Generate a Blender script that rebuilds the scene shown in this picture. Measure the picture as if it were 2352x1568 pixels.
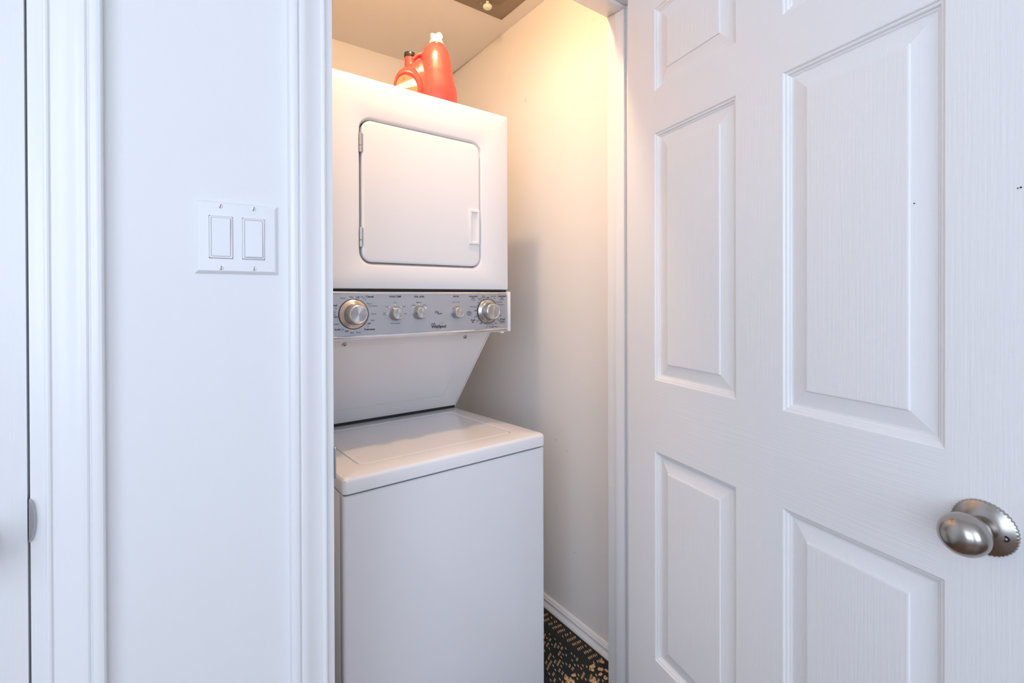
import bpy, bmesh, math, random
from mathutils import Vector, Matrix
random.seed(7)
for o in list(bpy.data.objects): bpy.data.objects.remove(o, do_unlink=True)
S = bpy.context.scene
COL = S.collection
PI = math.pi

# ------------------------------------------------------------------ camera
cam_d = bpy.data.cameras.new('camera'); cam = bpy.data.objects.new('camera', cam_d); COL.objects.link(cam)
cam_d.sensor_fit = 'HORIZONTAL'; cam_d.sensor_width = 36.0
cam_d.lens = 1092.9166 * 36.0 / 2352.0
cam_d.shift_x = 0.0; cam_d.shift_y = -97.6575 / 2352.0
cam_d.clip_start = 0.01
yaw, pitch, roll = math.radians(36.1622), math.radians(-0.2533), math.radians(-0.1676)
cF = Vector((math.sin(yaw)*math.cos(pitch), math.cos(yaw)*math.cos(pitch), math.sin(pitch)))
cR = Vector((math.cos(yaw), -math.sin(yaw), 0)); cU = cR.cross(cF)
cR, cU = cR*math.cos(roll)+cU*math.sin(roll), cU*math.cos(roll)-cR*math.sin(roll)
M = Matrix((cR, cU, -cF)).transposed().to_4x4(); M.translation = Vector((0, -0.8809, 1.1858))
cam.matrix_world = M
S.camera = cam

# ------------------------------------------------------------------ world, daylight, exposure
S.view_settings.view_transform = 'Standard'; S.view_settings.look = 'None'
S.view_settings.gamma = 1.0; S.view_settings.use_curve_mapping = False
S.view_settings.exposure = 0.0
w = bpy.data.worlds.new('daylight'); S.world = w; w.use_nodes = True
bg = w.node_tree.nodes['Background']; bg.inputs['Color'].default_value = (0.74, 0.85, 1.0, 1); bg.inputs['Strength'].default_value = 0.6

def area_light(name, loc, aim, sx, sy, power, color):
    d = bpy.data.lights.new(name, 'AREA'); d.shape = 'RECTANGLE'; d.size = sx; d.size_y = sy
    d.energy = power; d.color = color
    o = bpy.data.objects.new(name, d); COL.objects.link(o); o.location = loc
    o.rotation_euler = (Vector(aim)-Vector(loc)).to_track_quat('-Z', 'Y').to_euler()
    return o
DAY = (0.70, 0.81, 1.0)
area_light('window_daylight', (-1.36, -1.75, 1.55), (2, -1.55, 1.3), 1.5, 1.5, 29, DAY)
area_light('back_window_daylight', (-0.45, -3.16, 1.6), (-0.2, 0, 1.4), 1.4, 1.5, 37, DAY)

# ------------------------------------------------------------------ materials
def mat(name, color, rough=0.5, metal=0.0, bump=None, coat=0.0, spec=0.5, aniso=None, emit=None, strength=0, var=None, sss=0):
    m = bpy.data.materials.new(name); m.use_nodes = True
    nt = m.node_tree; b = nt.nodes['Principled BSDF']
    b.inputs['Base Color'].default_value = (*color, 1); b.inputs['Roughness'].default_value = rough
    b.inputs['Metallic'].default_value = metal; b.inputs['Coat Weight'].default_value = coat
    b.inputs['Coat Roughness'].default_value = 0.08; b.inputs['Specular IOR Level'].default_value = spec
    if sss:
        b.inputs['Subsurface Weight'].default_value = sss; b.inputs['Subsurface Scale'].default_value = 0.01
    if emit:
        b.inputs['Emission Color'].default_value = (*emit, 1); b.inputs['Emission Strength'].default_value = strength
    if bump or var:
        tc = nt.nodes.new('ShaderNodeTexCoord'); mp = nt.nodes.new('ShaderNodeMapping')
        nt.links.new(tc.outputs['Object'], mp.inputs['Vector'])
    if bump:                                   # (scale xyz, detail, strength, distance)
        sc, det, st, dist = bump
        mp.inputs['Scale'].default_value = sc
        nz = nt.nodes.new('ShaderNodeTexNoise'); nz.inputs['Scale'].default_value = 1.0; nz.inputs['Detail'].default_value = det
        nt.links.new(mp.outputs['Vector'], nz.inputs['Vector'])
        bp = nt.nodes.new('ShaderNodeBump'); bp.inputs['Strength'].default_value = st; bp.inputs['Distance'].default_value = dist
        nt.links.new(nz.outputs['Fac'], bp.inputs['Height']); nt.links.new(bp.outputs['Normal'], b.inputs['Normal'])
    if var:                                    # (scale, second colour)
        sc, c2 = var
        n2 = nt.nodes.new('ShaderNodeTexNoise'); n2.inputs['Scale'].default_value = sc; n2.inputs['Detail'].default_value = 4
        nt.links.new(tc.outputs['Object'], n2.inputs['Vector'])
        mx = nt.nodes.new('ShaderNodeMix'); mx.data_type = 'RGBA'
        mx.inputs['A'].default_value = (*color, 1); mx.inputs['B'].default_value = (*c2, 1)
        nt.links.new(n2.outputs['Fac'], mx.inputs['Factor']); nt.links.new(mx.outputs['Result'], b.inputs['Base Color'])
    if aniso:                                  # radial brushed metal about an axis
        b.inputs['Anisotropic'].default_value = aniso[0]
        tg = nt.nodes.new('ShaderNodeTangent'); tg.direction_type = 'RADIAL'; tg.axis = aniso[1]
        nt.links.new(tg.outputs['Tangent'], b.inputs['Tangent'])
    return m

MT = {
 'paint':   mat('wall_paint', (0.83,0.83,0.83), 0.55, bump=((90,90,90), 3, 0.10, 0.002), var=(3.0,(0.80,0.80,0.80))),
 'cream_paint': mat('closet_wall_paint', (0.89,0.87,0.845), 0.55, bump=((90,90,90), 3, 0.10, 0.002), var=(3.0,(0.87,0.85,0.82))),
 'ceil':    mat('ceiling_paint', (0.89,0.86,0.82), 0.8, bump=((160,160,160), 3, 0.15, 0.002)),
 'trim':    mat('trim_semi_gloss', (0.86,0.86,0.86), 0.28, bump=((40,40,3), 2, 0.05, 0.001)),
 'door_v':  mat('door_vertical_grain', (0.82,0.82,0.82), 0.38, bump=((260,260,7), 5, 0.34, 0.0012)),
 'door_h':  mat('door_horizontal_grain', (0.82,0.82,0.82), 0.38, bump=((7,260,260), 5, 0.36, 0.0012)),
 'enamel':  mat('white_enamel', (0.84,0.83,0.84), 0.22, coat=0.35, var=(2.0,(0.82,0.81,0.82))),
 'plastic': mat('white_plastic', (0.82,0.82,0.83), 0.32),
 'cream':   mat('cream_plastic', (0.88,0.85,0.74), 0.35),
 'silver':  mat('silver_console', (0.47,0.485,0.525), 0.40, metal=0.55, bump=((30,400,900), 2, 0.03, 0.0005)),
 'chrome':  mat('chrome_trim', (0.80,0.80,0.82), 0.15, metal=1.0),
 'knob':    mat('satin_knob', (0.52,0.51,0.50), 0.30, metal=1.0),
 'spun':    mat('spun_metal', (0.56,0.55,0.54), 0.28, metal=1.0, aniso=(0.95,'Y')),
 'nickel':  mat('satin_nickel', (0.40,0.375,0.345), 0.24, metal=1.0, aniso=(0.6,'Y')),
 'steel':   mat('zinc_steel', (0.50,0.50,0.50), 0.32, metal=0.9),
 'dark':    mat('dark_gap', (0.012,0.012,0.014), 0.7),
 'ink':     mat('printed_ink', (0.012,0.014,0.03), 0.5),
 'inkw':    mat('white_ink', (0.85,0.86,0.90), 0.5),
 'red':     mat('red_plastic', (0.88,0.070,0.055), 0.26, sss=0.12, spec=0.5),
 'label':   mat('label_orange', (0.86,0.16,0.06), 0.4, var=(60,(0.80,0.22,0.08))),
 'label2':  mat('label_cream', (0.92,0.86,0.66), 0.45),
 'black':   mat('black_cap', (0.02,0.018,0.02), 0.3),
 'hatch':   mat('hatch_metal', (0.30,0.235,0.18), 0.45, metal=0.35),
 'hatch2':  mat('hatch_cover', (0.24,0.19,0.13), 0.45, metal=0.35),
 'carpet':  mat('dark_carpet', (0.012,0.014,0.013), 0.95, bump=((900,900,900), 2, 0.6, 0.003), var=(40,(0.03,0.032,0.028))),
 'tuft':    mat('tan_tuft', (0.50,0.33,0.15), 0.9, var=(55,(0.72,0.42,0.26)), bump=((800,800,800),2,0.4,0.002)),
 'wood':    mat('brown_floor', (0.20,0.10,0.055), 0.35, bump=((3,60,60), 4, 0.1, 0.002), var=(6,(0.13,0.065,0.035))),
 'scuff':   mat('wall_scuff', (0.60,0.53,0.48), 0.7),
 'glass':   mat('window_glass', (0.9,0.95,1.0), 0.02),
 'bulb':    mat('lit_bulb', (1,0.9,0.75), 0.4, emit=(1.0,0.63,0.33), strength=710),
}
g = MT['glass'].node_tree.nodes['Principled BSDF']; g.inputs['Transmission Weight'].default_value = 1.0; g.inputs['IOR'].default_value = 1.02

# ------------------------------------------------------------------ helpers
def add(name, verts, faces, m, parent=None, smooth=False, midx=None, loc=None, auto=None):
    me = bpy.data.meshes.new(name); me.from_pydata([tuple(v) for v in verts], [], faces); me.validate()
    ms = m if isinstance(m, (list, tuple)) else [m]
    for k in ms: me.materials.append(MT[k])
    if midx:
        for p, i in zip(me.polygons, midx): p.material_index = i
    bm = bmesh.new(); bm.from_mesh(me); bmesh.ops.recalc_face_normals(bm, faces=bm.faces); bm.to_mesh(me); bm.free()
    if smooth or auto:
        me.polygons.foreach_set('use_smooth', [True]*len(me.polygons))
        if auto: me.set_sharp_from_angle(angle=math.radians(auto))
    o = bpy.data.objects.new(name, me); COL.objects.link(o)
    if parent: o.parent = parent
    if loc: o.location = loc
    return o
def addbm(name, bm, m, parent=None, auto=None, loc=None, rot=None):
    me = bpy.data.meshes.new(name); bmesh.ops.recalc_face_normals(bm, faces=bm.faces)
    bm.to_mesh(me); bm.free()
    for k in (m if isinstance(m, (list, tuple)) else [m]): me.materials.append(MT[k])
    if auto:
        me.polygons.foreach_set('use_smooth', [True]*len(me.polygons)); me.set_sharp_from_angle(angle=math.radians(auto))
    o = bpy.data.objects.new(name, me); COL.objects.link(o)
    if parent: o.parent = parent
    if loc: o.location = loc
    if rot: o.rotation_euler = rot
    return o
def bbox(bm, x0, x1, y0, y1, z0, z1, bev=0, seg=2):
    r = bmesh.ops.create_cube(bm, size=1.0)['verts']
    for v in r: v.co = Vector((x0+(v.co.x+.5)*(x1-x0), y0+(v.co.y+.5)*(y1-y0), z0+(v.co.z+.5)*(z1-z0)))
    if bev:
        es = {e for v in r for e in v.link_edges}
        bmesh.ops.bevel(bm, geom=list(es), offset=bev, segments=seg, affect='EDGES', profile=0.5, clamp_overlap=True)
    return bm
def box(name, x0, x1, y0, y1, z0, z1, m, parent=None, bev=0, seg=2, auto=40):
    bm = bmesh.new(); bbox(bm, x0, x1, y0, y1, z0, z1, bev, seg)
    return addbm(name, bm, m, parent, auto=auto if bev else None)
def boxes(name, lst, m, parent=None):
    bm = bmesh.new()
    for b in lst: bbox(bm, *b)
    return addbm(name, bm, m, parent)
def lathe_vf(prof, n=48, axis='y', mod=None):
    """profile (r, a): revolve about -axis direction; a runs towards the viewer (-y) for axis y"""
    V, Fc = [], []
    for k, (r, a) in enumerate(prof):
        for i in range(n):
            t = 2*PI*i/n; rr = r*(mod(k, i) if mod else 1)
            c, s = rr*math.cos(t), rr*math.sin(t)
            V.append((c, -a, s) if axis == 'y' else (c, s, a))
    for k in range(len(prof)-1):
        for i in range(n):
            j = (i+1) % n; Fc.append((k*n+i, k*n+j, (k+1)*n+j, (k+1)*n+i))
    Fc.append(tuple(range(n))); Fc.append(tuple((len(prof)-1)*n+i for i in range(n)))
    return V, Fc
def lathe(name, prof, m, parent=None, loc=None, n=48, axis='y', auto=35, mod=None, rot=None):
    V, Fc = lathe_vf(prof, n, axis, mod)
    o = add(name, V, Fc, m, parent, auto=auto, loc=loc)
    if rot: o.rotation_euler = rot
    return o
def empty(name, loc, rz=0.0):
    o = bpy.data.objects.new(name, None); COL.objects.link(o); o.location = loc; o.rotation_euler = (0, 0, rz)
    o.empty_display_size = 0.05
    return o
def tag(o, label, cat, group=None):
    o['label'] = label; o['category'] = cat
    if group: o['group'] = group
    return o
def struct(o, label=None):
    o['kind'] = 'structure'
    if label: o['label'] = label
    return o
def rrect(x0, x1, z0, z1, r, n=8):
    P = []
    for cx, cz, a0 in ((x1-r, z1-r, 0), (x0+r, z1-r, PI/2), (x0+r, z0+r, PI), (x1-r, z0+r, 1.5*PI)):
        for k in range(n+1):
            a = a0 + (PI/2)*k/n; P.append((cx+r*math.cos(a), cz+r*math.sin(a)))
    return P
def rings(name, loops, m, parent=None, cap0=True, cap1=True, auto=40):
    """skin successive closed loops (equal count) of 3-D points"""
    n = len(loops[0]); V = [p for L in loops for p in L]; Fc = []
    for k in range(len(loops)-1):
        for i in range(n):
            j = (i+1) % n; Fc.append((k*n+i, k*n+j, (k+1)*n+j, (k+1)*n+i))
    if cap0: Fc.append(tuple(range(n)))
    if cap1: Fc.append(tuple((len(loops)-1)*n+i for i in range(n)))
    return add(name, V, Fc, m, parent, auto=auto)
def slab(name, x0, x1, z0, z1, r, levels, m, parent=None, n=8, cap0=True, cap1=True, auto=40):
    """rounded-rectangle solid: levels = [(y, inset), ...]"""
    return rings(name, [[(px, y, pz) for px, pz in rrect(x0+i, x1-i, z0+i, z1-i, max(r-i, 0.0008), n)] for y, i in levels], m, parent, cap0, cap1, auto)

# ------------------------------------------------------------------ measured layout (metres)
XL, XR, ZH = 0.246, 1.0869, 2.03             # closet opening
YB, CEIL = 1.2693, 2.3188                    # closet back wall, closet ceiling
HX0, HX1, HY0, HC = -1.30, 1.80, -3.10, 2.42 # hallway
WT = 0.115
def wall_x(y): return 1.18 + (y-0.5)*math.tan(math.radians(0.8773))

# ------------------------------------------------------------------ setting
struct(boxes('wall_front', [
    (HX0-.1, -0.948, 0, WT, 0, 2.05), (-0.1265, 0.228, 0, WT, 0, 2.05), (1.105, HX1+.1, 0, WT, 0, 2.05),
    (HX0-.1, HX1+.1, 0, WT, 2.048, 2.50)], 'paint'))
struct(add('wall_closet_right', [(wall_x(WT),WT,0),(wall_x(YB+.1),YB+.1,0),(wall_x(YB+.1)+.09,YB+.1,0),(wall_x(WT)+.09,WT,0),
    (wall_x(WT),WT,2.45),(wall_x(YB+.1),YB+.1,2.45),(wall_x(YB+.1)+.09,YB+.1,2.45),(wall_x(WT)+.09,WT,2.45)],
    [(0,1,2,3),(4,5,6,7),(0,1,5,4),(1,2,6,5),(2,3,7,6),(3,0,4,7)], 'cream_paint'))
struct(box('wall_closet_back', 0.08, wall_x(YB), YB, YB+.1, 0, 2.45, 'cream_paint'))
struct(box('wall_closet_left', 0.08, 0.19, WT, YB, 0, 2.45, 'cream_paint'))
struct(box('ceiling_closet', 0.19, 1.185, WT, YB, CEIL, CEIL+.08, 'ceil'))
struct(box('floor', 0.19, 1.185, 0.03, YB, -0.06, 0, 'carpet'), 'dark patterned carpet floor of the laundry closet')
struct(box('floor_hallway', HX0-.1, HX1+.1, HY0-.1, 0.03, -0.06, 0, 'wood'))
struct(box('ceiling_hallway', HX0-.1, HX1+.1, HY0-.1, 0, HC, HC+.08, 'ceil'))
# hallway side with a daylight window at the left and another behind the photographer
struct(boxes('wall_left', [(HX0-.1,HX0,HY0,-2.55,0,HC),(HX0-.1,HX0,-0.95,0,0,HC),(HX0-.1,HX0,-2.55,-0.95,0,0.75),(HX0-.1,HX0,-2.55,-0.95,2.33,HC)], 'paint'))
struct(box('wall_right', HX1, HX1+.1, HY0, 0, 0, HC, 'paint'))
struct(boxes('wall_back', [(HX0-.1,-1.20,HY0-.1,HY0,0,HC),(0.30,HX1+.1,HY0-.1,HY0,0,HC),(-1.20,0.30,HY0-.1,HY0,0,0.82),(-1.20,0.30,HY0-.1,HY0,2.38,HC)], 'paint'))
w1 = struct(empty('window_1', (HX0-.05, -1.75, 0.75)))
for (a, b, c, d) in ((-.80,-.75,0,1.58),(.75,.80,0,1.58),(-.75,.75,0,.05),(-.75,.75,1.53,1.58),(-.02,.02,.05,1.53)):
    box('window_frame', -.03,.03,a,b,c,d,'trim',w1)
w2 = struct(empty('window_2', (-0.45, HY0-.05, 0.82)))
for (a, b, c, d) in ((-.75,-.70,0,1.56),(.70,.75,0,1.56),(-.70,.70,0,.05),(-.70,.70,1.51,1.56),(-.02,.02,.05,1.51)):
    box('window_frame', a,b,-.03,.03,c,d,'trim',w2)

# casings: colonial profile, s = distance from inner edge, h = height off the wall
CW = 0.061
PROF = [(0,0),(0,.0075),(.0012,.0094),(.0035,.0102),(.0055,.0096),(.0064,.0078),(.0074,.0072),(.0110,.0074),(.0170,.0086),(.0240,.0110),(.0300,.0138),
        (.0345,.0160),(.0385,.0172),(.0425,.0172),(.0442,.0160),(.0448,.0144),(.0462,.0142),(.0468,.0170),(.0482,.0190),(.0520,.0200),(.0560,.0200),(.0590,.0192),(.0606,.0170),(.061,.0140),(.061,0)]
def casing(name, xl, xr, zt, label):
    e = struct(empty(name, (xl, 0, 0)), label)
    path = [lambda s: (-s, 0.0), lambda s: (-s, zt+s), lambda s: (xr-xl+s, zt+s), lambda s: (xr-xl+s, 0.0)]
    for k in range(3):
        A = [(path[k](s)[0], -h, path[k](s)[1]) for s, h in PROF]; B = [(path[k+1](s)[0], -h, path[k+1](s)[1]) for s, h in PROF]
        n = len(PROF); V = A+B; Fc = [(i,(i+1)%n,n+(i+1)%n,n+i) for i in range(n)]+[tuple(range(n)),tuple(range(n,2*n))]
        add('casing_board', V, Fc, 'trim', e, auto=25)
    return e
casing('trim_1', XL-0.0145, XR+0.015, ZH+0.015, 'white moulded casing around the laundry closet opening')
casing('trim_2', -0.942, -0.1285, ZH+0.015, 'white moulded casing around the closed door at the left')
# jambs
e = struct(empty('trim_3', (XL, 0, 0)), 'white door jamb lining the laundry closet opening')
OW = XR-XL
box('jamb_board', -0.018, 0, 0, WT, 0, ZH, 'trim', e, bev=.0025)
box('jamb_board', OW, OW+.018, 0, WT, 0, ZH, 'trim', e, bev=.002)
box('jamb_board', -0.018, OW+.018, 0.0005, WT-.0005, ZH, ZH+.018, 'trim', e, bev=.001)
for a in ((0,.010,.041,.076,0,ZH-.010),(OW-.010,OW,.041,.076,0,ZH-.010),(0,OW,.041,.076,ZH-.010,ZH)):
    box('door_stop', *a, 'trim', e, bev=.002)
sp = slab('strike_plate', -.004, .031, .859, .916, .004, [(0,.0),(.0016,.0)], 'steel', e)
sp.rotation_euler = (0, 0, PI/2); sp.location = (0.0018, 0, 0); sp['label'] = 'steel strike plate on the jamb edge'
e = struct(empty('trim_4', (-0.1445, 0, 0)), 'white door jamb beside the closed door at the left')
box('jamb_board', 0, .018, 0, WT, 0, ZH, 'trim', e, bev=.002)
box('jamb_board', -0.804, -0.786, 0, WT, 0, ZH, 'trim', e, bev=.002)
box('jamb_board', -0.804, .018, 0.0005, WT-.0005, ZH, ZH+.018, 'trim', e)
box('door_stop', -.010, 0, .041, .076, 0, ZH, 'trim', e)
sp = rings('strike_plate', [[(x, y, .8935+zz) for x, y, zz in L] for L in (
    [(.000+.0065*math.sin(t), .012, .0285*math.cos(t)) for t in [PI*k/12 for k in range(13)]],
    [(.000+.0065*math.sin(t), -.0030, .0285*math.cos(t)) for t in [PI*k/12 for k in range(13)]],
    [(.000+.0045*math.sin(t), -.0060, .0265*math.cos(t)) for t in [PI*k/12 for k in range(13)]])], 'steel', e)
sp['label'] = 'grey metal latch strike on the jamb edge'
# baseboard along the closet's right wall
e = struct(empty('baseboard_right', (0, 0, 0)), 'white stepped baseboard along the right closet wall')
BP = [(0,0),(.0150,0),(.0150,.004),(.0136,.009),(.0108,.014),(.0078,.019),(.0062,.024),(.0060,.0268),(.0104,.0278),(.0108,.0305),(.0100,.0325),(.0078,.0332),(.0080,.0352),(.0070,.0385),(.0046,.0412),(.0036,.0428),(0,.0435)]
V = [(wall_x(y)-h, y, z) for y in (WT, YB) for h, z in BP]; n = len(BP)
add('moulding', V, [(i,(i+1)%n,n+(i+1)%n,n+i) for i in range(n)]+[tuple(range(n)),tuple(range(n,2*n))], 'trim', e, auto=25)

# small scuffs on the closet wall
wr = bpy.data.objects['wall_closet_right']
for y, z, w_, h_, t_ in ((.6413,1.9790,.0030,.0110,.1),(.4570,.6510,.0024,.0100,.5),(.3950,.6250,.0060,.0022,.3),(.3560,.2740,.0040,.0030,.0)):
    sc_ = box('scuff', -.00035, .0002, -w_/2, w_/2, -h_/2, h_/2, 'scuff', wr); sc_.location = (wall_x(y), y, z); sc_.rotation_euler = (t_, 0, 0)
# carpet tufts
bm = bmesh.new()
def tuft(x, y, a, lx, ly, h=.0022):
    ca, sa = math.cos(a), math.sin(a)
    P = [(-.5,-.2),(-.2,-.5),(.2,-.5),(.5,-.2),(.5,.2),(.2,.5),(-.2,.5),(-.5,.2)]
    lo = [bm.verts.new((x+(px*lx)*ca-(py*ly)*sa, y+(px*lx)*sa+(py*ly)*ca, 0.0)) for px, py in P]
    hi = [bm.verts.new((x+.62*((px*lx)*ca-(py*ly)*sa), y+.62*((px*lx)*sa+(py*ly)*ca), h)) for px, py in P]
    for i in range(8): bm.faces.new((lo[i], lo[(i+1)%8], hi[(i+1)%8], hi[i]))
    bm.faces.new(hi)
for r in range(22):                                    # short bars in blocks along the wall
    y0 = 0.20 + r*0.0250
    for k in range(6):
        x = 1.150 - k*0.0064 + random.uniform(-.0005,.0005)
        if random.random() < .93: tuft(x, y0+.0008*k+random.uniform(-.001,.001), random.uniform(-.45,-.2), .0032, .0120)
for r in range(40):                                    # slanted broken dashes, further in
    for k in range(24):
        x = 0.940 + k*0.0064; y = 0.10 + r*0.0140 + (k % 4)*.0030
        if x < 1.088 and ((k//2 + r) % 4) != 0 and random.random() < .46: tuft(x, y, -.3, .0034, .0105)
for k in range(70):                                    # larger leaf-like tufts near the door
    x, y = random.uniform(.985,1.155), random.uniform(.06,.215)
    if (x*37+y*53) % 1 < .62: tuft(x, y, random.uniform(0,PI), random.uniform(.008,.013), random.uniform(.011,.017), .003)
tf = addbm('carpet_tufts', bm, 'tuft', bpy.data.objects['floor']); tf['kind'] = 'stuff'; tf['label'] = 'tan woven tufts on the dark carpet'

# ------------------------------------------------------------------ six-panel doors
def panel_door(name, width, height, cols, rows, loc, rz, z0=0.006):
    """face at local y=0 looking to -y, hinge edge at x=0"""
    e = struct(empty(name, loc, rz)); T = 0.035
    us = [0]+[u for c in cols for u in c]+[width]; zs = [z0]+[z for r in rows for z in r]+[height]
    V, Fc, mi = [], [], []
    def quad(p, m): i = len(V); V.extend(p); Fc.append((i,i+1,i+2,i+3)); mi.append(m)
    for side, yy in ((0, 0.0), (1, T)):
        for i in range(len(us)-1):
            for j in range(len(zs)-1):
                if i in (1, 3) and j % 2 == 1: continue
                quad([(us[i],yy,zs[j]),(us[i+1],yy,zs[j]),(us[i+1],yy,zs[j+1]),(us[i],yy,zs[j+1])], 1 if (j % 2 == 0 and 0 < i < 4) else 0)
    W = width
    quad([(0,0,z0),(0,T,z0),(0,T,height),(0,0,height)],0); quad([(W,0,z0),(W,T,z0),(W,T,height),(W,0,height)],0)
    quad([(0,0,z0),(W,0,z0),(W,T,z0),(0,T,z0)],0); quad([(0,0,height),(W,0,height),(W,T,height),(0,T,height)],0)
    add('slab', V, Fc, ['door_v','door_h'], e, midx=mi)
    prof = [(0,0),(.0015,.0008),(.0030,.0030),(.0048,.0034),(.0066,.0040),(.0090,.0074),(.0105,.0076),(.0130,.0098),(.0165,.0100),
            (.0180,.0098),(.0440,.0042),(.0452,.0016),(.0475,.0012)]
    for a, b in cols:
        for c, d in rows:
            n4 = lambda i, y: [(a+i,y,c+i),(b-i,y,c+i),(b-i,y,d-i),(a+i,y,d-i)]
            VV, FF = [], []
            for i, y in prof: VV += n4(i, y)
            for k in range(len(prof)-1):
                for q in range(4): FF.append((4*k+q, 4*k+(q+1)%4, 4*k+4+(q+1)%4, 4*k+4+q))
            l = 4*(len(prof)-1); FF.append((l,l+1,l+2,l+3))
            b0 = len(VV); VV += n4(0, T); FF.append((b0,b0+1,b0+2,b0+3))
            for q in range(4): FF.append((q,(q+1)%4,b0+(q+1)%4,b0+q))
            add('panel', VV, FF, 'door_v', e)
    return e
def door_knob(parent, u, z, keyed=True):
    base = lathe('door_knob', [(.0125,.006),(.0125,.016),(.0118,.021),(.0135,.026),(.0190,.0305),(.0238,.0365),(.0262,.0440),(.0268,.0500),(.0258,.0570),
                 (.0232,.0635),(.0190,.0688),(.0130,.0725),(.0065,.0744),(.0008,.0750)], 'nickel', parent, (u, 0, z), n=64, auto=60)
    base['label'] = 'satin nickel egg-shaped door knob'
    n = 180
    lathe('rose', [(.0345,0),(.0348,.0015),(.0348,.0040),(.0336,.0052),(.0320,.0060),(.0270,.0092),(.0210,.0120),(.0160,.0135),(.0118,.0140)],
          'nickel', base, None, n=n, auto=50, mod=lambda k, i: (1.012 if (i//2) % 2 == 0 else .988) if k < 3 else 1.0)
    if keyed:
        lathe('pin_hole', [(.0040,.0050),(.0040,.0108)], 'dark', base, (.0240, 0, -.0025), n=20)
        lathe('pin', [(.0016,.005),(.0016,.0116),(.0008,.0122)], 'steel', base, (.0250, 0, -.0025), n=14)
    return base
cols = [(.1098,.3643),(.4707,.7197)]
rows = [(.245,.7866),(.9699,1.6053),(1.7126,1.9254)]
d2 = panel_door('door_2', .833, 2.026, cols, rows, (1.0462, 0.0003, 0), math.radians(-103.0509))
d2['label'] = 'white six-panel door standing open at the right'
door_knob(d2, .7625, .8800)
for z in (1.79, 1.02, .25):
    h = lathe('hinge', [(.0055,-.045),(.0060,-.044),(.0060,.044),(.0055,.045)], 'steel', d2, (-.0035, .0405, z), n=16, axis='z')
for u, z, r in ((.6825,1.3215,.0010),(.7966,1.3209,.0011),(.7938,1.3204,.0008)):
    lathe('nail_hole', [(r,-.0002),(r,.00035)], 'dark', d2, (u, 0.0, z), n=10)
# closed door at the left edge of the picture
wd = .7815
d1 = panel_door('door_1', wd, 2.026, [(.11,.34),(.4415,.6715)], rows, (-0.9285, 0.0015, 0), 0)
d1['label'] = 'closed white six-panel door at the far left edge'
door_knob(d1, wd-.062, .8800, keyed=False)

# ------------------------------------------------------------------ light switch
sw = tag(empty('light_switch', (0.0964, 0, 1.2808)), 'white double rocker light switch plate on the wall left of the closet', 'light switch')
def plate_with_holes():
    V, Fc = [], []
    X = [-.0525,-.0400,-.0075,.0055,.0380,.0525]; Z = [-.0525,-.0335,.0335,.0525]; y = -.0062
    for z in Z:
        for x in X: V.append((x, y, z))
    for j in range(3):
        for i in range(5):
            if j == 1 and i in (1, 3): continue
            a = j*6+i; Fc.append((a, a+1, a+7, a+6))
    def loop(i, y): return [(-.0583+i,y,-.0570+i),(.0583-i,y,-.0570+i),(.0583-i,y,.0570-i),(-.0583+i,y,.0570-i)]
    b = len(V)
    L = [(0,0),(0,-.0012),(.0018,-.0034),(.0040,-.0054),(.0052,-.0061)]
    for i, yy in L: V.extend(loop(i, yy))
    V.extend([(-.0525,y,-.0525),(.0525,y,-.0525),(.0525,y,.0525),(-.0525,y,.0525)])
    for k in range(len(L)):
        for q in range(4): Fc.append((b+4*k+q, b+4*k+(q+1)%4, b+4*k+4+(q+1)%4, b+4*k+4+q))
    for x0, x1 in ((-.0400,-.0075),(.0055,.0380)):       # hole walls
        c = len(V); V.extend([(x0,y,-.0335),(x1,y,-.0335),(x1,y,.0335),(x0,y,.0335),(x0,-.0005,-.0335),(x1,-.0005,-.0335),(x1,-.0005,.0335),(x0,-.0005,.0335)])
        for q in range(4): Fc.append((c+q, c+(q+1)%4, c+4+(q+1)%4, c+4+q))
    return V, Fc
V, Fc = plate_with_holes()
add('wall_plate', V, Fc, 'plastic', sw, auto=20)
for cx, tilt, lift in ((-.02375, 2.4, 0), (.02175, -2.4, 0)):
    fr = slab('rocker_frame', cx-.0159, cx+.0159, -.0331, .0331, .0022, [(-.0010,0),(-.0072,0),(-.0084,.0010),(-.0084,.0022),(-.0066,.0030)], 'plastic', sw, n=4)
    rk = slab('rocker', -.0126, .0126, -.0298, .0298, .0008, [(.004,0),(-.0018,0),(-.0026,.0010)], 'plastic', fr, n=3, auto=8)
    rk.location = (cx, -.0072, 0); rk.rotation_euler = (math.radians(tilt), 0, 0)
for x, z, a in ((-.0245,.0488,.35),(.0220,.0492,.35),(-.0240,-.0480,.05),(.0222,-.0478,.03)):
    sc = lathe('screw', [(.0036,.0055),(.0036,.0066),(.0028,.0074),(.0012,.0077)], 'plastic', sw, (x, 0, z), n=20)
    sl = box('slot', -.0004,.0004,-.00785,-.0070,-.0031,.0031,'dark',sc); sl.rotation_euler = (0, a, 0)

# ------------------------------------------------------------------ stacked washer and dryer (local: x from right side to the left, y into the closet)
AW = 0.602
lc = tag(empty('stacked_washer_dryer', (0.9272, 0.2234, 0), math.radians(0.8987)), 'white stacked washer and dryer with silver control panel in the closet', 'laundry machine')
E = 'enamel'
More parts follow.
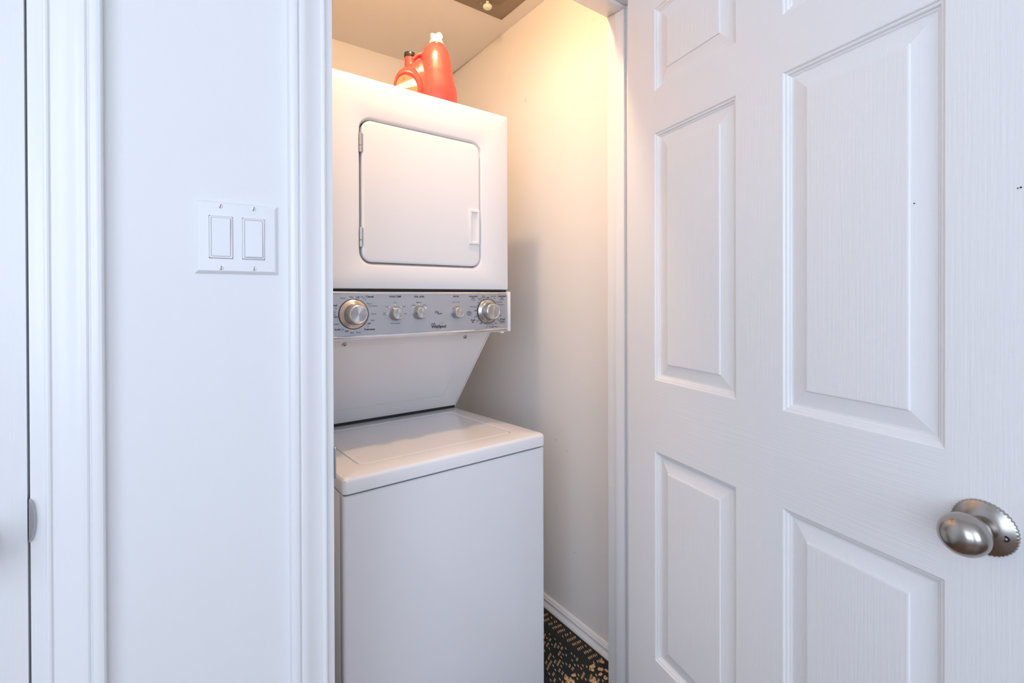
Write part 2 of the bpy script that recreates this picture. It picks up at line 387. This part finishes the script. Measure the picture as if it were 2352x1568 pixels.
# washer cabinet: front sheet wrapping round the sides
def plan_loop(x0, x1, y0, y1, r, z, n=6):
    return [(px, py, z) for px, py in rrect(x0, x1, y0, y1, r, n)]
bm = bmesh.new()
rings('washer_front', [plan_loop(-AW, 0, 0, .030, .008, .004), plan_loop(-AW, 0, 0, .030, .008, .729), plan_loop(-AW+.003, -.003, .003, .030, .006, .732)], E, lc)
bm.free()
box('washer_side', -.006, -.001, .034, .640, .010, .731, E, lc, bev=.001)
box('washer_side', -AW+.001, -AW+.006, .034, .640, .010, .731, E, lc, bev=.001)
box('washer_back', -AW+.006, -.006, .632, .640, .045, .731, 'steel', lc)
box('toe_kick', -AW+.02, -.02, .035, .60, .012, .045, 'dark', lc)
for x in (-AW+.05, -.05):
    for y in (.07, .58):
        lathe('levelling_foot', [(.018,0),(.018,.008),(.008,.010),(.008,.014)], 'dark', lc, (x, y, 0), n=18, axis='z')
# deck (slopes a little to the back) with the loading lid let into it
def dz(y): return .7742 - (.7742-.7540)*(y/.5342)
def deck_loop(i, z0, drop, r=.012, n=6): return [(px, py, (dz(py)-drop if z0 is None else z0)) for px, py in rrect(-AW+i-.0015, .0015-i, -.0035+i, .600-i, r, n)]
lx0, lx1, ly0, ly1, lr = -AW+.062, -.062, .070, .470, .026
n = 6
outer = [deck_loop(.0015,.7365,0), deck_loop(0,.7385,0), deck_loop(0,None,.0105), deck_loop(.0012,None,.0055,.012), deck_loop(.0042,None,.0018,.012), deck_loop(.0095,None,.0000,.012)]
inner = [[(px, py, dz(py)) for px, py in rrect(lx0, lx1, ly0, ly1, lr, n)], [(px, py, dz(py)-.0012) for px, py in rrect(lx0+.0014, lx1-.0014, ly0+.0014, ly1-.0014, lr-.0014, n)],
         [(px, py, dz(py)-.012) for px, py in rrect(lx0+.0018, lx1-.0018, ly0+.0018, ly1-.0018, lr-.0018, n)]]
rings('washer_deck', outer+inner, E, lc, cap0=False, cap1=False, auto=30)
LL = [(.0042,.010),(.0042,.0030),(.0052,.0012),(.0085,.0004),(.016,.0004)]
rings('washer_lid', [[(px, py, dz(py)-d) for px, py in rrect(lx0+i, lx1-i, ly0+i, ly1-i, lr-min(i,.02), n)] for i, d in LL], E, lc, auto=30)
rings('lid_seal', [[(px, py, dz(py)-d) for px, py in rrect(lx0-.01, lx1+.01, ly0-.01, ly1+.01, lr, n)] for d in (.016,.0125)], 'steel', lc)
# slanted splash panel and its side flanges
y1, z1, y0, z0 = .280, 1.072, .5342, .7590
def sl(t, o): # point on slope, o = offset along outward normal
    dy, dzv = y0-y1, z0-z1; L = math.hypot(dy, dzv); ny, nz = dzv/L, -dy/L
    return (y1+dy*t+ny*o, z1+dzv*t+nz*o)
def slope_box(name, xa, xb, t0, t1, o0, o1, m, parent):
    P = [sl(t0,o0), sl(t1,o0), sl(t1,o1), sl(t0,o1)]
    V = [(x, a, b) for x in (xa, xb) for a, b in P]
    return add(name, V, [(0,1,2,3),(4,5,6,7),(0,1,5,4),(1,2,6,5),(2,3,7,6),(3,0,4,7)], m, parent)
spn = slope_box('splash_panel', -AW+.005, -.0060, 0, 1.0, -.0060, 0, E, lc)
slope_box('panel_flange', -.0050, 0, -.01, 1.0, -.020, .0008, E, spn); slope_box('panel_flange', -AW, -AW+.0042, -.01, 1.0, -.020, .0008, E, spn)
# shallow embossed field on the splash panel
Vv, Ff = [], []
for i, o in ((0,.0001),(.004,.0012),(.010,.0014)):
    for x, t in ((-AW+.075+i,.10+i*2.4),(-.075-i,.10+i*2.4),(-.075-i,.82-i*2.4),(-AW+.075+i,.82-i*2.4)):
        a, b = sl(t, o); Vv.append((x, a, b))
for k in range(2):
    for q in range(4): Ff.append((4*k+q,4*k+(q+1)%4,4*k+4+(q+1)%4,4*k+4+q))
Ff.append((8,9,10,11)); add('embossed_field', Vv, Ff, E, spn, auto=30)
box('rear_gap', -AW+.004, -.004, .530, .560, .748, .7660, 'dark', lc)
for x, t in ((-.5036,.0675),(-.0978,.0675)):
    a, b = sl(t, 0)
    scw = lathe('screw', [(.0072,0),(.0070,.0012),(.0048,.0026),(.0046,.0044),(.0010,.0050)], 'steel', lc, (x, a, b), n=20)
    scw.rotation_euler = (math.atan2(-(y0-y1), -(z0-z1))*-1, 0, 0)
    for r in (0, PI/2):
        s_ = box('cross_slot', -.0030,.0030,-.0053,-.0040,-.0006,.0006,'dark',scw); s_.rotation_euler = (0, r, 0)
# rear support column behind the splash panel
box('support_side', -.0050, -.0005, .300, .600, .745, 1.205, E, lc) if False else None
Vs = [(x, a, b) for x in (-.012,-.007) for a, b in ((.300,1.068),(.600,1.20),(.600,.745),(.548,.745))]
for off in (0, -(AW-.019)):
    add('support_side', [(x+off,a,b) for x,a,b in Vs], [(0,1,2,3),(4,5,6,7),(0,1,5,4),(1,2,6,5),(2,3,7,6),(3,0,4,7)], E, lc)
# console
cy = .1760
con = slab('console', -AW+.006, -.0072, 1.0835, 1.1935, .0008, [(.290,0),(cy,0)], 'silver', lc, n=2)
con['label'] = 'silver control console with printed dials'
box('console_underside', -AW+.006, -.006, cy+.004, .292, 1.0720, 1.0830, E, lc)
def rail(z, r, name):
    P = [(cy+.004-(r*.9)*math.cos(a), z+r*math.sin(a)) for a in [-PI/2+PI*k/10 for k in range(11)]]
    V = [(x, a, b) for x in (-AW+.006, -.0075) for a, b in P]; k = len(P)
    return add(name, V, [(i,(i+1)%k,k+(i+1)%k,k+i) for i in range(k)]+[tuple(range(k)),tuple(range(k,2*k))], 'chrome', con, auto=40)
rail(1.1968, .0046, 'top_rail'); rail(1.0790, .0060, 'bottom_rail')
for xa in (-.0070, -AW):
    ec = box('end_cap', xa, xa+.0070, cy-.008, .290, 1.0725, 1.2030, 'plastic', lc, bev=.002)
bmp = box('clip', -.030, -.018, cy+.004, cy+.02, 1.0660, 1.0722, 'plastic', lc, bev=.002)
box('shadow_gap', -AW+.004, -.004, cy+.012, .29, 1.2025, 1.2085, 'dark', lc)
# knobs
def dial(x, z, rs, rb, rc, p, name):
    k = lathe(name, [(rs*1.0,.0005),(rs*1.0,.0030),(rs*.97,.0042),(rb*1.10,.0085),(rb*1.03,.0095),(rb*1.0,.0105),(rb*.97,.0140),(rb*.90,p-.0075),(rc*1.14,p-.0025),(rc*1.06,p-.0004),(rc*1.0,p)], 'knob', lc, (x, cy, z), n=64, auto=50)
    lathe('dark_ring', [(rs*1.035,.0),(rs*1.035,.0022),(rs*1.0,.0024)], 'dark', k, None, n=64)
    lathe('chrome_ring', [(rc*1.07,p-.0010),(rc*1.06,p+.0004),(rc*1.02,p+.0012),(rc*.97,p+.0012),(rc*.93,p+.0002)], 'chrome', k, None, n=56)
    c = lathe('cap_face', [(rc*.93,p-.0002),(rc*.93,p+.0005),(rc*.02,p+.00052)], 'spun', k, None, n=56, auto=30)
    return k
def small_knob(x, z, rb, rc, p, a, name):
    k = lathe(name, [(rb*1.0,.0004),(rb*1.0,.004),(rb*.97,.008),(rb*.90,.0135),(rc*1.12,p-.003),(rc*1.06,p-.0005),(rc,p)], 'knob', lc, (x, cy, z), n=48, auto=50)
    lathe('chrome_ring', [(rc*1.07,p-.0010),(rc*1.06,p+.0004),(rc*1.02,p+.0012),(rc*.96,p+.0012),(rc*.92,p+.0002)], 'chrome', k, None, n=48)
    lathe('cap_face', [(rc*.92,p-.0002),(rc*.92,p+.0005),(rc*.02,p+.00052)], 'spun', k, None, n=48, auto=30)
    if a is not None:
        m = box('pointer', -.0017,.0017,-(p*.90),-.0120, rc*1.04, rb*.98,'inkw',k); m.rotation_euler = (0, a, 0)
    return k
dial(-.5173, 1.1410, .0390, .0290, .0218, .040, 'cycle_dial')
dial(-.0876, 1.1397, .0378, .0282, .0222, .035, 'dryer_dial')
small_knob(-.3985, 1.1405, .0205, .0146, .021, -.72, 'wash_temp_knob')
small_knob(-.3265, 1.1412, .0200, .0142, .021, .80, 'soil_level_knob')
small_knob(-.2011, 1.1395, .0192, .0142, .020, None, 'start_knob')
# printed lettering: (text, x0, x1, baseline z, cap height) in millimetres on the console face
TX = [('Rinse', -551.8, -539.5, 1182.1, 3.7, 0), ('Spin', -529.0, -518.7, 1185.4, 3.7, 0), ('OFF', -511.3, -501.0, 1183.6, 4.3, 1), ('10', -497.6, -491.7, 1185.1, 3.8, 0), ('8', -490.6, -487.9, 1181.6, 3.5, 0), ('6', -486.5, -483.7, 1177.4, 3.5, 0), ('Casual', -484.6, -462.6, 1185.3, 5.1, 1), ('Pause', -481.1, -467.8, 1167.0, 3.5, 0), ('Cool Down', -478.5, -453.0, 1160.6, 3.5, 0), ('Rinse', -467.9, -455.8, 1138.8, 3.8, 0), ('Spin', -470.6, -460.5, 1121.6, 3.8, 0), ('OFF', -481.2, -470.8, 1112.2, 4.3, 1), ('8', -479.7, -476.9, 1104.7, 3.5, 0), ('Delicates', -488.7, -459.0, 1096.5, 5.1, 1), ('Rinse', -510.0, -497.9, 1089.6, 3.7, 0), ('Spin', -527.2, -516.8, 1090.1, 3.7, 0), ('OFF', -540.8, -530.9, 1094.3, 4.2, 1), ('12', -549.2, -543.5, 1099.5, 3.9, 0), ('Soak', -567.7, -551.6, 1099.7, 4.7, 1), ('Prewash', -577.6, -557.3, 1114.3, 3.6, 0), ('OFF', -569.3, -558.9, 1132.4, 4.2, 1), ('Wash', -576.3, -564.5, 1139.0, 3.6, 0), ('12', -569.9, -564.2, 1145.6, 3.9, 0), ('8', -565.0, -562.2, 1155.3, 3.6, 0), ('Normal', -582.4, -560.7, 1162.7, 4.9, 1), ('WASH TEMP', -418.7, -381.8, 1185.3, 4.7, 1), ('SOIL LEVEL', -342.7, -309.5, 1185.0, 4.9, 1), ('Cool', -404.8, -395.6, 1169.0, 3.1, 0), ('Cold', -429.4, -420.1, 1158.1, 3.1, 0), ('Warm', -380.1, -368.7, 1157.9, 3.1, 0), ('Tap', -435.3, -428.0, 1141.0, 3.0, 0), ('Cold', -436.7, -426.9, 1136.9, 3.0, 0), ('Hot', -372.2, -365.5, 1138.4, 2.8, 0), ('All Cold Rinses', -413.3, -385.3, 1111.0, 2.8, 0), ('Medium', -334.9, -318.2, 1168.8, 3.2, 0), ('Light', -349.3, -338.7, 1161.2, 3.2, 0), ('Heavy', -315.1, -302.3, 1161.3, 2.9, 0), ('DRYER', -213.0, -192.6, 1185.3, 4.6, 1), ('Push to Start', -215.5, -189.9, 1169.1, 2.7, 0), ('Automatic', -158.3, -123.7, 1185.9, 5.0, 1), ('Dry', -147.3, -135.5, 1179.9, 5.0, 1), ('Low Heat', -150.7, -131.2, 1174.9, 2.8, 0), ('Less', -122.8, -112.8, 1180.0, 3.8, 0), ('Dry', -121.5, -112.8, 1175.2, 3.8, 0), ('Cool', -108.0, -96.5, 1187.1, 3.8, 0), ('Down', -108.8, -95.4, 1182.8, 3.5, 0), ('OFF', -91.7, -80.7, 1180.6, 4.8, 1), ('Very Dry', -74.4, -52.8, 1186.2, 4.2, 0), ('Automatic', -46.8, -12.8, 1186.0, 5.2, 1), ('Dry', -35.2, -24.1, 1179.7, 5.2, 1), ('High Heat', -39.8, -19.4, 1175.1, 2.9, 0), ('Less Dry', -48.9, -27.6, 1167.2, 3.9, 0), ('Cool Down', -47.3, -22.5, 1158.8, 3.3, 0), ('Very Dry', -154.1, -132.6, 1153.4, 4.1, 0), ('OFF', -138.2, -128.0, 1140.4, 4.4, 1), ('10', -137.4, -130.9, 1121.0, 4.1, 0), ('Fluff', -149.4, -134.6, 1110.7, 5.0, 1), ('Air', -146.9, -138.0, 1104.5, 5.0, 1), ('20', -130.9, -124.2, 1108.2, 4.1, 0), ('OFF', -117.8, -107.4, 1099.9, 4.4, 1), ('10', -94.2, -88.0, 1087.3, 3.8, 0), ('Tumble Press', -82.0, -47.2, 1087.6, 3.9, 0), ('20', -70.1, -64.2, 1094.1, 3.9, 0), ('30', -57.9, -51.5, 1097.8, 3.9, 0), ('40', -47.9, -41.9, 1108.4, 3.9, 0), ('Timed', -38.9, -18.2, 1110.5, 5.2, 1), ('Drying', -39.9, -17.8, 1103.7, 5.2, 1), ('High Heat', -38.5, -19.3, 1099.2, 2.9, 0), ('50', -40.4, -33.8, 1122.8, 3.9, 0), ('ENERGY', -163.2, -149.0, 1139.0, 2.0, 1), ('PREFERRED', -165.4, -146.2, 1135.5, 2.0, 1), ('AUTOMATIC', -166.4, -146.2, 1131.9, 2.0, 1), ('SETTING', -162.7, -148.5, 1128.1, 2.0, 1), ('thin', -276.0, -262.8, 1138.3, 7.4, 0), ('twin', -267.3, -251.0, 1133.9, 6.3, 0), ('Whirlpool', -287.7, -238.2, 1094.2, 8.6, 1), ('CEE', -287.8, -273.9, 1105.5, 2.4, 1)]
def lettering(rows, parent, y):
    objs = []
    for (s, xa, xb, zb, h, bold) in rows:
        c = bpy.data.curves.new('t', 'FONT'); c.body = s; c.size = 1.0; c.resolution_u = 2; c.offset = 0.034 if bold else 0.012
        o = bpy.data.objects.new('t', c); COL.objects.link(o); objs.append((o, c, s, xa, xb, zb, h))
    bpy.context.view_layer.update(); dg = bpy.context.evaluated_depsgraph_get()
    V, Fc = [], []
    for o, c, s, xa, xb, zb, h in objs:
        me = o.evaluated_get(dg).to_mesh()
        if me and len(me.vertices):
            x0 = min(v.co.x for v in me.vertices); x1 = max(v.co.x for v in me.vertices)
            sx = (xb-xa)/1e3/(x1-x0); sz = h/1e3/.72; b0 = len(V)
            V += [(xa/1e3+(v.co.x-x0)*sx, y, zb/1e3+v.co.y*sz) for v in me.vertices]
            Fc += [tuple(b0+i for i in p.vertices) for p in me.polygons]
        o.evaluated_get(dg).to_mesh_clear()
    for o, *r in objs: c = o.data; bpy.data.objects.remove(o); bpy.data.curves.remove(c)
    return V, Fc
V, Fc = lettering(TX, con, cy-.0003)
def arc(cx, cz, r, w, a0, a1, n=24, ry=None, tilt=0):
    b = len(V)
    for k in range(n+1):
        a = a0+(a1-a0)*k/n
        for q in (r-w/2, r+w/2):
            px, pz = q*math.cos(a), (q if ry is None else ry+(q-r))*math.sin(a)
            V.append((cx+px*math.cos(tilt)-pz*math.sin(tilt), cy-.0003, cz+px*math.sin(tilt)+pz*math.cos(tilt)))
    for k in range(n): Fc.append((b+2*k, b+2*k+1, b+2*k+3, b+2*k+2))
R_ = math.radians
for a0, a1 in ((R_(30),R_(72)),(R_(104),R_(172)),(R_(188),R_(230)),(R_(248),R_(318))): arc(-.0876, 1.1397, .0416, .0009, a0, a1)
arc(-.2600, 1.0992, .0158, .0006, R_(-150), R_(165), 40, ry=.0042, tilt=R_(43))
arc(-.2810, 1.1062, .0075, .0006, R_(20), R_(340), 30, ry=.0016, tilt=R_(4))
for dx, dz_ in ((-74.8,1184.3),(-52.2,1169.6),(-109.5,1179.6),(-129.4,1155.3),(-128.6,1124.5),(-123.0,1112.3),(-88.2,1094.1),(-80.6,1094.2),(-73.6,1095.9),(-60,1102.4),(-49.9,1113.7),(-36.9,1143.1)):
    arc(dx/1e3, dz_/1e3, .0006, .0011, 0, 2*PI, 10)
for dx, dz_ in ((-59.5,1180.8),(-123.4,1168.5)):
    arc(dx/1e3, dz_/1e3, .0011, .0014, 0, 2*PI, 16, ry=.0008, tilt=R_(50))
add('lettering', V, Fc, 'ink', con)['kind'] = 'stuff'
V, Fc = [], []
for dx, dz_ in ((-400.4,1165.2),(-417.8,1158.7),(-382.4,1158.6),(-424.7,1139.7),(-326.7,1165.0),(-344.3,1157.7),(-308.8,1157.8)):
    arc(dx/1e3, dz_/1e3, .0008, .0016, 0, 2*PI, 12)
for k in range(18):
    a = 2*PI*k/18+.1; arc(-.5173+.0440*math.cos(a), 1.1410+.0440*math.sin(a), .0005, .0010, 0, 2*PI, 8)
add('white_marks', V, Fc, 'inkw', con)['kind'] = 'stuff'
# dryer cabinet
fy, dz0, dz1 = .1806, 1.2085, 1.7837
dx0, dx1, ddz0, ddz1, dr = -.4997, -.1043, 1.2743, 1.6760, .036
N = 8
def sq(i, y):  # cabinet outline matched to the rounded door outline (same vertex count)
    return [(px, y, pz) for px, pz in rrect(-AW+i, -i, dz0+i, dz1-i, max(.006-i,.001), N)]
def dh(i, y): return [(px, y, pz) for px, pz in rrect(dx0+i, dx1-i, ddz0+i, ddz1-i, dr-i, N)]
rings('dryer_cabinet', [sq(0,.640), sq(0,fy+.006), sq(.0018,fy+.0018), sq(.006,fy), dh(-.004,fy), dh(-.001,fy+.0012), dh(.0035,fy+.0075), dh(.0045,fy+.0125), dh(.0050,fy+.030)], E, lc, auto=30)
box('door_cavity', dx0+.012, dx1-.012, fy+.028, fy+.032, ddz0+.012, ddz1-.012, 'dark', lc)
dd = rings('dryer_door', [dh(.0078,fy+.024), dh(.0078,fy+.0050), dh(.0086,fy+.0026), dh(.0108,fy+.0012), dh(.0140,fy+.0008)], E, lc, auto=30)
# recessed pull handle
hx0, hx1, hz0, hz1 = -.1535, -.1150, 1.3510, 1.4605
hl = lambda i, y, r: [(px, y, pz) for px, pz in rrect(hx0+i, hx1-i, hz0+i, hz1-i, r, 4)]
hd = rings('handle', [hl(0,fy+.001,.002), hl(0,fy-.0025,.002), hl(.0012,fy-.0042,.002), hl(.0040,fy-.0046,.002), hl(.0075,fy-.0046,.0015), hl(.0085,fy-.0036,.0015), hl(.0100,fy+.0004,.0015)], 'plastic', dd, cap1=False)
hd['label'] = 'white recessed pull handle'
# scooped pocket
def pk(i, y, s=0): return [(px+s, y, pz) for px, pz in rrect(hx0+i, hx1-i, hz0+i, hz1-i, .0015, 4)]
rings('handle_pocket', [pk(.0098,fy-.0002), pk(.0104,fy+.0120,.0), pk(.0125,fy+.0150,.0)], 'plastic', dd, cap0=False)
for za, zb in ((1.5776,1.6289),(1.3217,1.3740)):
    hg = lathe('hinge', [(.0036,0),(.0042,.0004),(.0042,zb-za-.0004),(.0036,zb-za)], 'steel', dd, (-.4948, fy+.0015, za), n=16, axis='z')
    for k in range(1, 4):
        lathe('knuckle', [(.0044,0),(.0044,(zb-za)/4-.0012)], 'steel', hg, (0, 0, (zb-za)*(k-1+.5*(k%2))/3.2+.0006), n=16, axis='z')
    box('hinge_leaf', -.0010, .0070, -.0012, .0006, .001, zb-za-.001, 'steel', hg)

# ------------------------------------------------------------------ detergent bottle on top of the dryer
bt = tag(empty('detergent_bottle', (0.690, 0.500, dz1), math.radians(-20)), 'red plastic laundry detergent jug with white pour spout on the dryer', 'bottle')
def sup(cx, z, ax, ay, n=32, e=2.6, cy_=0.0):
    L = []
    for k in range(n):
        t = 2*PI*k/n; c, s = math.cos(t), math.sin(t)
        L.append((cx+ax*math.copysign(abs(c)**(2/e), c), cy_+ay*math.copysign(abs(s)**(2/e), s), z))
    return L
bm = bmesh.new()
def loft(loops):
    VS = [[bm.verts.new(p) for p in L] for L in loops]; n = len(VS[0])
    for k in range(len(VS)-1):
        for i in range(n): bm.faces.new((VS[k][i], VS[k][(i+1)%n], VS[k+1][(i+1)%n], VS[k+1][i]))
    bm.faces.new(VS[0][::-1]); bm.faces.new(VS[-1])
# tower: (z, xleft, xright, half depth)
tw = [(0,-.034,.078,.046),(.004,-.038,.0825,.050),(.034,-.040,.0843,.053),(.055,-.040,.0835,.053),(.072,-.039,.0812,.052),(.086,-.038,.0760,.051),(.096,-.0370,.0725,.050),(.1137,-.0362,.0698,.049),
      (.130,-.0352,.0680,.047),(.145,-.0335,.0658,.045),(.158,-.0305,.0636,.042),(.170,-.0268,.0612,.039),(.182,-.0232,.0575,.035),(.1925,-.0189,.0530,.031),(.199,-.0130,.0480,.027),(.2035,-.0070,.0430,.0235)]
loft([sup((a+b)/2, z, (b-a)/2, d, e=2.4) for z, a, b, d in tw])
loft([sup(.0187, z, r, r, e=2) for z, r in ((.196,.0250),(.2080,.0245),(.2095,.0230))])
# round shoulder lobe towards the left with a raised rim round the label
def lobe(rs):
    LP = []
    for yy, cx, cz, rx, ru, rd in rs:
        LP.append([(cx+rx*math.cos(t), yy, cz+(ru if math.sin(t) > 0 else rd)*math.sin(t)) for t in [2*PI*k/44 for k in range(44)]])
    loft(LP)
half = [(.0440,-.077,.042,.0330,.0420,.036),(.0480,-.077,.042,.0335,.0425,.037),(.0520,-.0765,.042,.0365,.0455,.038),(.0510,-.076,.042,.0400,.0495,.039),(.0460,-.074,.043,.0430,.0560,.041),(.0360,-.070,.044,.0455,.0680,.0435),(.0200,-.067,.045,.0468,.0760,.045)]
lobe([(-h[0],)+h[1:] for h in half]+[h for h in half[::-1]])
# saddle between lobe and tower
sdl = [(-.094,.050),(-.092,.085),(-.086,.106),(-.076,.1215),(-.066,.1300),(-.056,.1365),(-.046,.1425),(-.036,.1475),(-.026,.1500),(-.012,.1500),(-.008,.100),(-.008,.050)]
loft([[(px, yy, pz-dd if pz > .06 else pz) for px, pz in sdl] for yy, dd in ((-.0385,.050),(-.035,.032),(-.030,.017),(-.024,.008),(-.016,.002),(0,0),(.016,.002),(.024,.008),(.030,.017),(.035,.032),(.0385,.050))])
# filler neck
loft([sup(-.0655, z, r, r, e=2) for z, r in ((.085,.0185),(.112,.0162),(.1590,.0155),(.1595,.0145))])
# handle: bent tube from the tower down to the neck
hp = [(-.016,.1715),(-.029,.1702),(-.041,.1655),(-.051,.1562),(-.0590,.1440),(-.066,.1290)]
HL = []
for k, (x, z) in enumerate(hp):
    a = hp[max(k-1,0)]; b = hp[min(k+1,len(hp)-1)]; tx, tz = b[0]-a[0], b[1]-a[1]; L = math.hypot(tx,tz); nx, nz = -tz/L, tx/L
    HL.append([(x+nx*.0072*math.cos(t), .0125*math.sin(t), z+nz*.0072*math.cos(t)) for t in [2*PI*i/16 for i in range(16)]])
loft(HL)
bmesh.ops.recalc_face_normals(bm, faces=bm.faces)
me = bpy.data.meshes.new('body'); bm.to_mesh(me); bm.free(); me.materials.append(MT['red'])
tmp = bpy.data.objects.new('tmp', me); COL.objects.link(tmp)
md = tmp.modifiers.new('r', 'REMESH'); md.mode = 'VOXEL'; md.voxel_size = .0017; md.use_smooth_shade = True
md = tmp.modifiers.new('s', 'SMOOTH'); md.factor = .5; md.iterations = 12
bpy.context.view_layer.update(); dg = bpy.context.evaluated_depsgraph_get()
bme = bpy.data.meshes.new_from_object(tmp.evaluated_get(dg)); bpy.data.objects.remove(tmp)
bme.polygons.foreach_set('use_smooth', [True]*len(bme.polygons))
if not bme.materials: bme.materials.append(MT['red'])
zmin = min(v.co.z for v in bme.vertices)
for v in bme.vertices: v.co.z -= zmin
body = bpy.data.objects.new('body', bme); COL.objects.link(body); body.parent = bt
lathe('filler_cap', [(.0165,.1555),(.0174,.1570),(.0174,.1685),(.0164,.1700),(.0120,.1703)], 'black', bt, (-.0650,0,0), n=40, axis='z')['label'] = 'black screw cap'
# white pour spout: collar with a forked tap on top
wc = lathe('pour_spout', [(.0205,.2070),(.0217,.2085),(.0217,.2150),(.0205,.2185),(.0195,.2210),(.0170,.2235)], 'cream', bt, (.0187,0,0), n=40, axis='z')
wc['label'] = 'cream white pour spout'
bm = bmesh.new(); bbox(bm, -.0160,.0150,-.0120,.0120,.2215,.2375,.003,3); addbm('tap_body', bm, 'cream', wc, auto=40)
bm = bmesh.new(); bbox(bm, -.0190,-.0060,-.0110,.0110,.2275,.2410,.004,3); addbm('tap_wing', bm, 'cream', wc, auto=40)
tr = lathe('tap_ring', [(.0045,-.009),(.0095,-.009),(.0112,-.006),(.0112,.006),(.0095,.009),(.0052,.009),(.0040,.002)], 'cream', wc, (.0070,0,.2365), n=32)
tr.rotation_euler = (0, 0, R_(35))
# label set into the lobe front: oval plate, cream band with fine print
def oval(sx, sz, y, n=40): return [(-.077+sx*math.cos(t), y, .042+sz*math.sin(t)) for t in [2*PI*k/n for k in range(n)]]
yl = -.0448
lb = rings('label', [oval(.0325,.0405,yl+.0030), oval(.0325,.0405,yl-.0005)], 'label', bt); lb['label'] = 'orange oval label with cream band'
def on(t, f=.97): return (-.077+.0325*f*math.cos(R_(t)), .042+.0405*f*math.sin(R_(t)))
P = [on(x) for x in (14,22,30,38,46,52)]
Q = [on(x) for x in (176,180,184,188,192,196)]
V = [(x, yl-.0009, z) for x, z in P+Q]+[(x, yl-.0004, z) for x, z in P+Q]; n = len(P+Q)
add('label_band', V, [tuple(range(n)),tuple(range(n,2*n))]+[(i,(i+1)%n,n+(i+1)%n,n+i) for i in range(n)], 'label2', lb)
V, Fc = [], []
for k, (u0, u1) in enumerate(((.10,.92),(.40,.72),(.44,.70),(.46,.70),(.18,.95))):
    f = (k+.7)/5.6
    a = Vector(P[-1]).lerp(Vector(P[0]), f); c_ = Vector(Q[0]).lerp(Vector(Q[-1]), f)
    p0 = c_.lerp(a, u0); p1 = c_.lerp(a, u1); d = .00035; b = len(V)
    V += [(p0.x,yl-.0011,p0.y-d),(p1.x,yl-.0011,p1.y-d),(p1.x,yl-.0011,p1.y+d),(p0.x,yl-.0011,p0.y+d)]; Fc.append((b,b+1,b+2,b+3))
for k in range(4):
    b = len(V); x = -.0930+.0016*k; z = .060+.0036*k
    V += [(x,yl-.0008,z),(x+.0085,yl-.0008,z+.0052),(x+.0085,yl-.0008,z+.0060),(x,yl-.0008,z+.0008)]; Fc.append((b,b+1,b+2,b+3))
add('fine_print', V, Fc, 'ink', lb)['kind'] = 'stuff'

# ------------------------------------------------------------------ ceiling access panel and lamp
hc = tag(empty('access_panel', (1.1173, 0.7145, CEIL)), 'brown metal access panel with white knob in the closet ceiling', 'access panel')
slab_ = box('frame', -.330, 0, -.330, 0, -.004, 0, 'hatch', hc, bev=.001)
V = [(px, py, z) for z in (-.004, -.0085) for px, py in rrect(-.262, -.066, -.262, -.076, .012, 5)]; n = len(V)//2
add('cover', V, [tuple(range(n)),tuple(range(n,2*n))]+[(i,(i+1)%n,n+(i+1)%n,n+i) for i in range(n)], 'hatch2', hc, auto=40)
lathe('knob', [(.0060,-.004),(.0060,-.0180),(.0080,-.0195),(.0140,-.0215),(.0172,-.0260),(.0172,-.0290),(.0145,-.0330),(.0085,-.0352),(.0008,-.0358)], 'cream', hc, (-.1170,-.0740,0), n=32, axis='z', auto=50)['label'] = 'white round knob'
lathe('screw', [(.0035,-.004),(.0035,-.0050),(.0020,-.0058)], 'steel', hc, (-.1278,-.0457,0), n=16, axis='z')
lm = tag(empty('ceiling_lamp', (0.573, 0.201, CEIL)), 'bare warm bulb in a white holder on the closet ceiling', 'lamp')
lathe('lamp_holder', [(.055,0),(.055,-.006),(.045,-.011),(.026,-.015),(.020,-.018)], 'plastic', lm, None, n=32, axis='z')
bk = lathe('bulb_neck', [(.014,-.016),(.016,-.022),(.026,-.036),(.0325,-.046),(.0325,-.049)], 'plastic', lm, None, n=32, axis='z')
bl = lathe('bulb', [(.0318,-.048),(.0312,-.0515),(.0270,-.0580),(.0190,-.0630),(.0100,-.0655),(.001,-.0662)], 'bulb', lm, None, n=32, axis='z', auto=60)
bl['label'] = 'lit warm reflector bulb face'
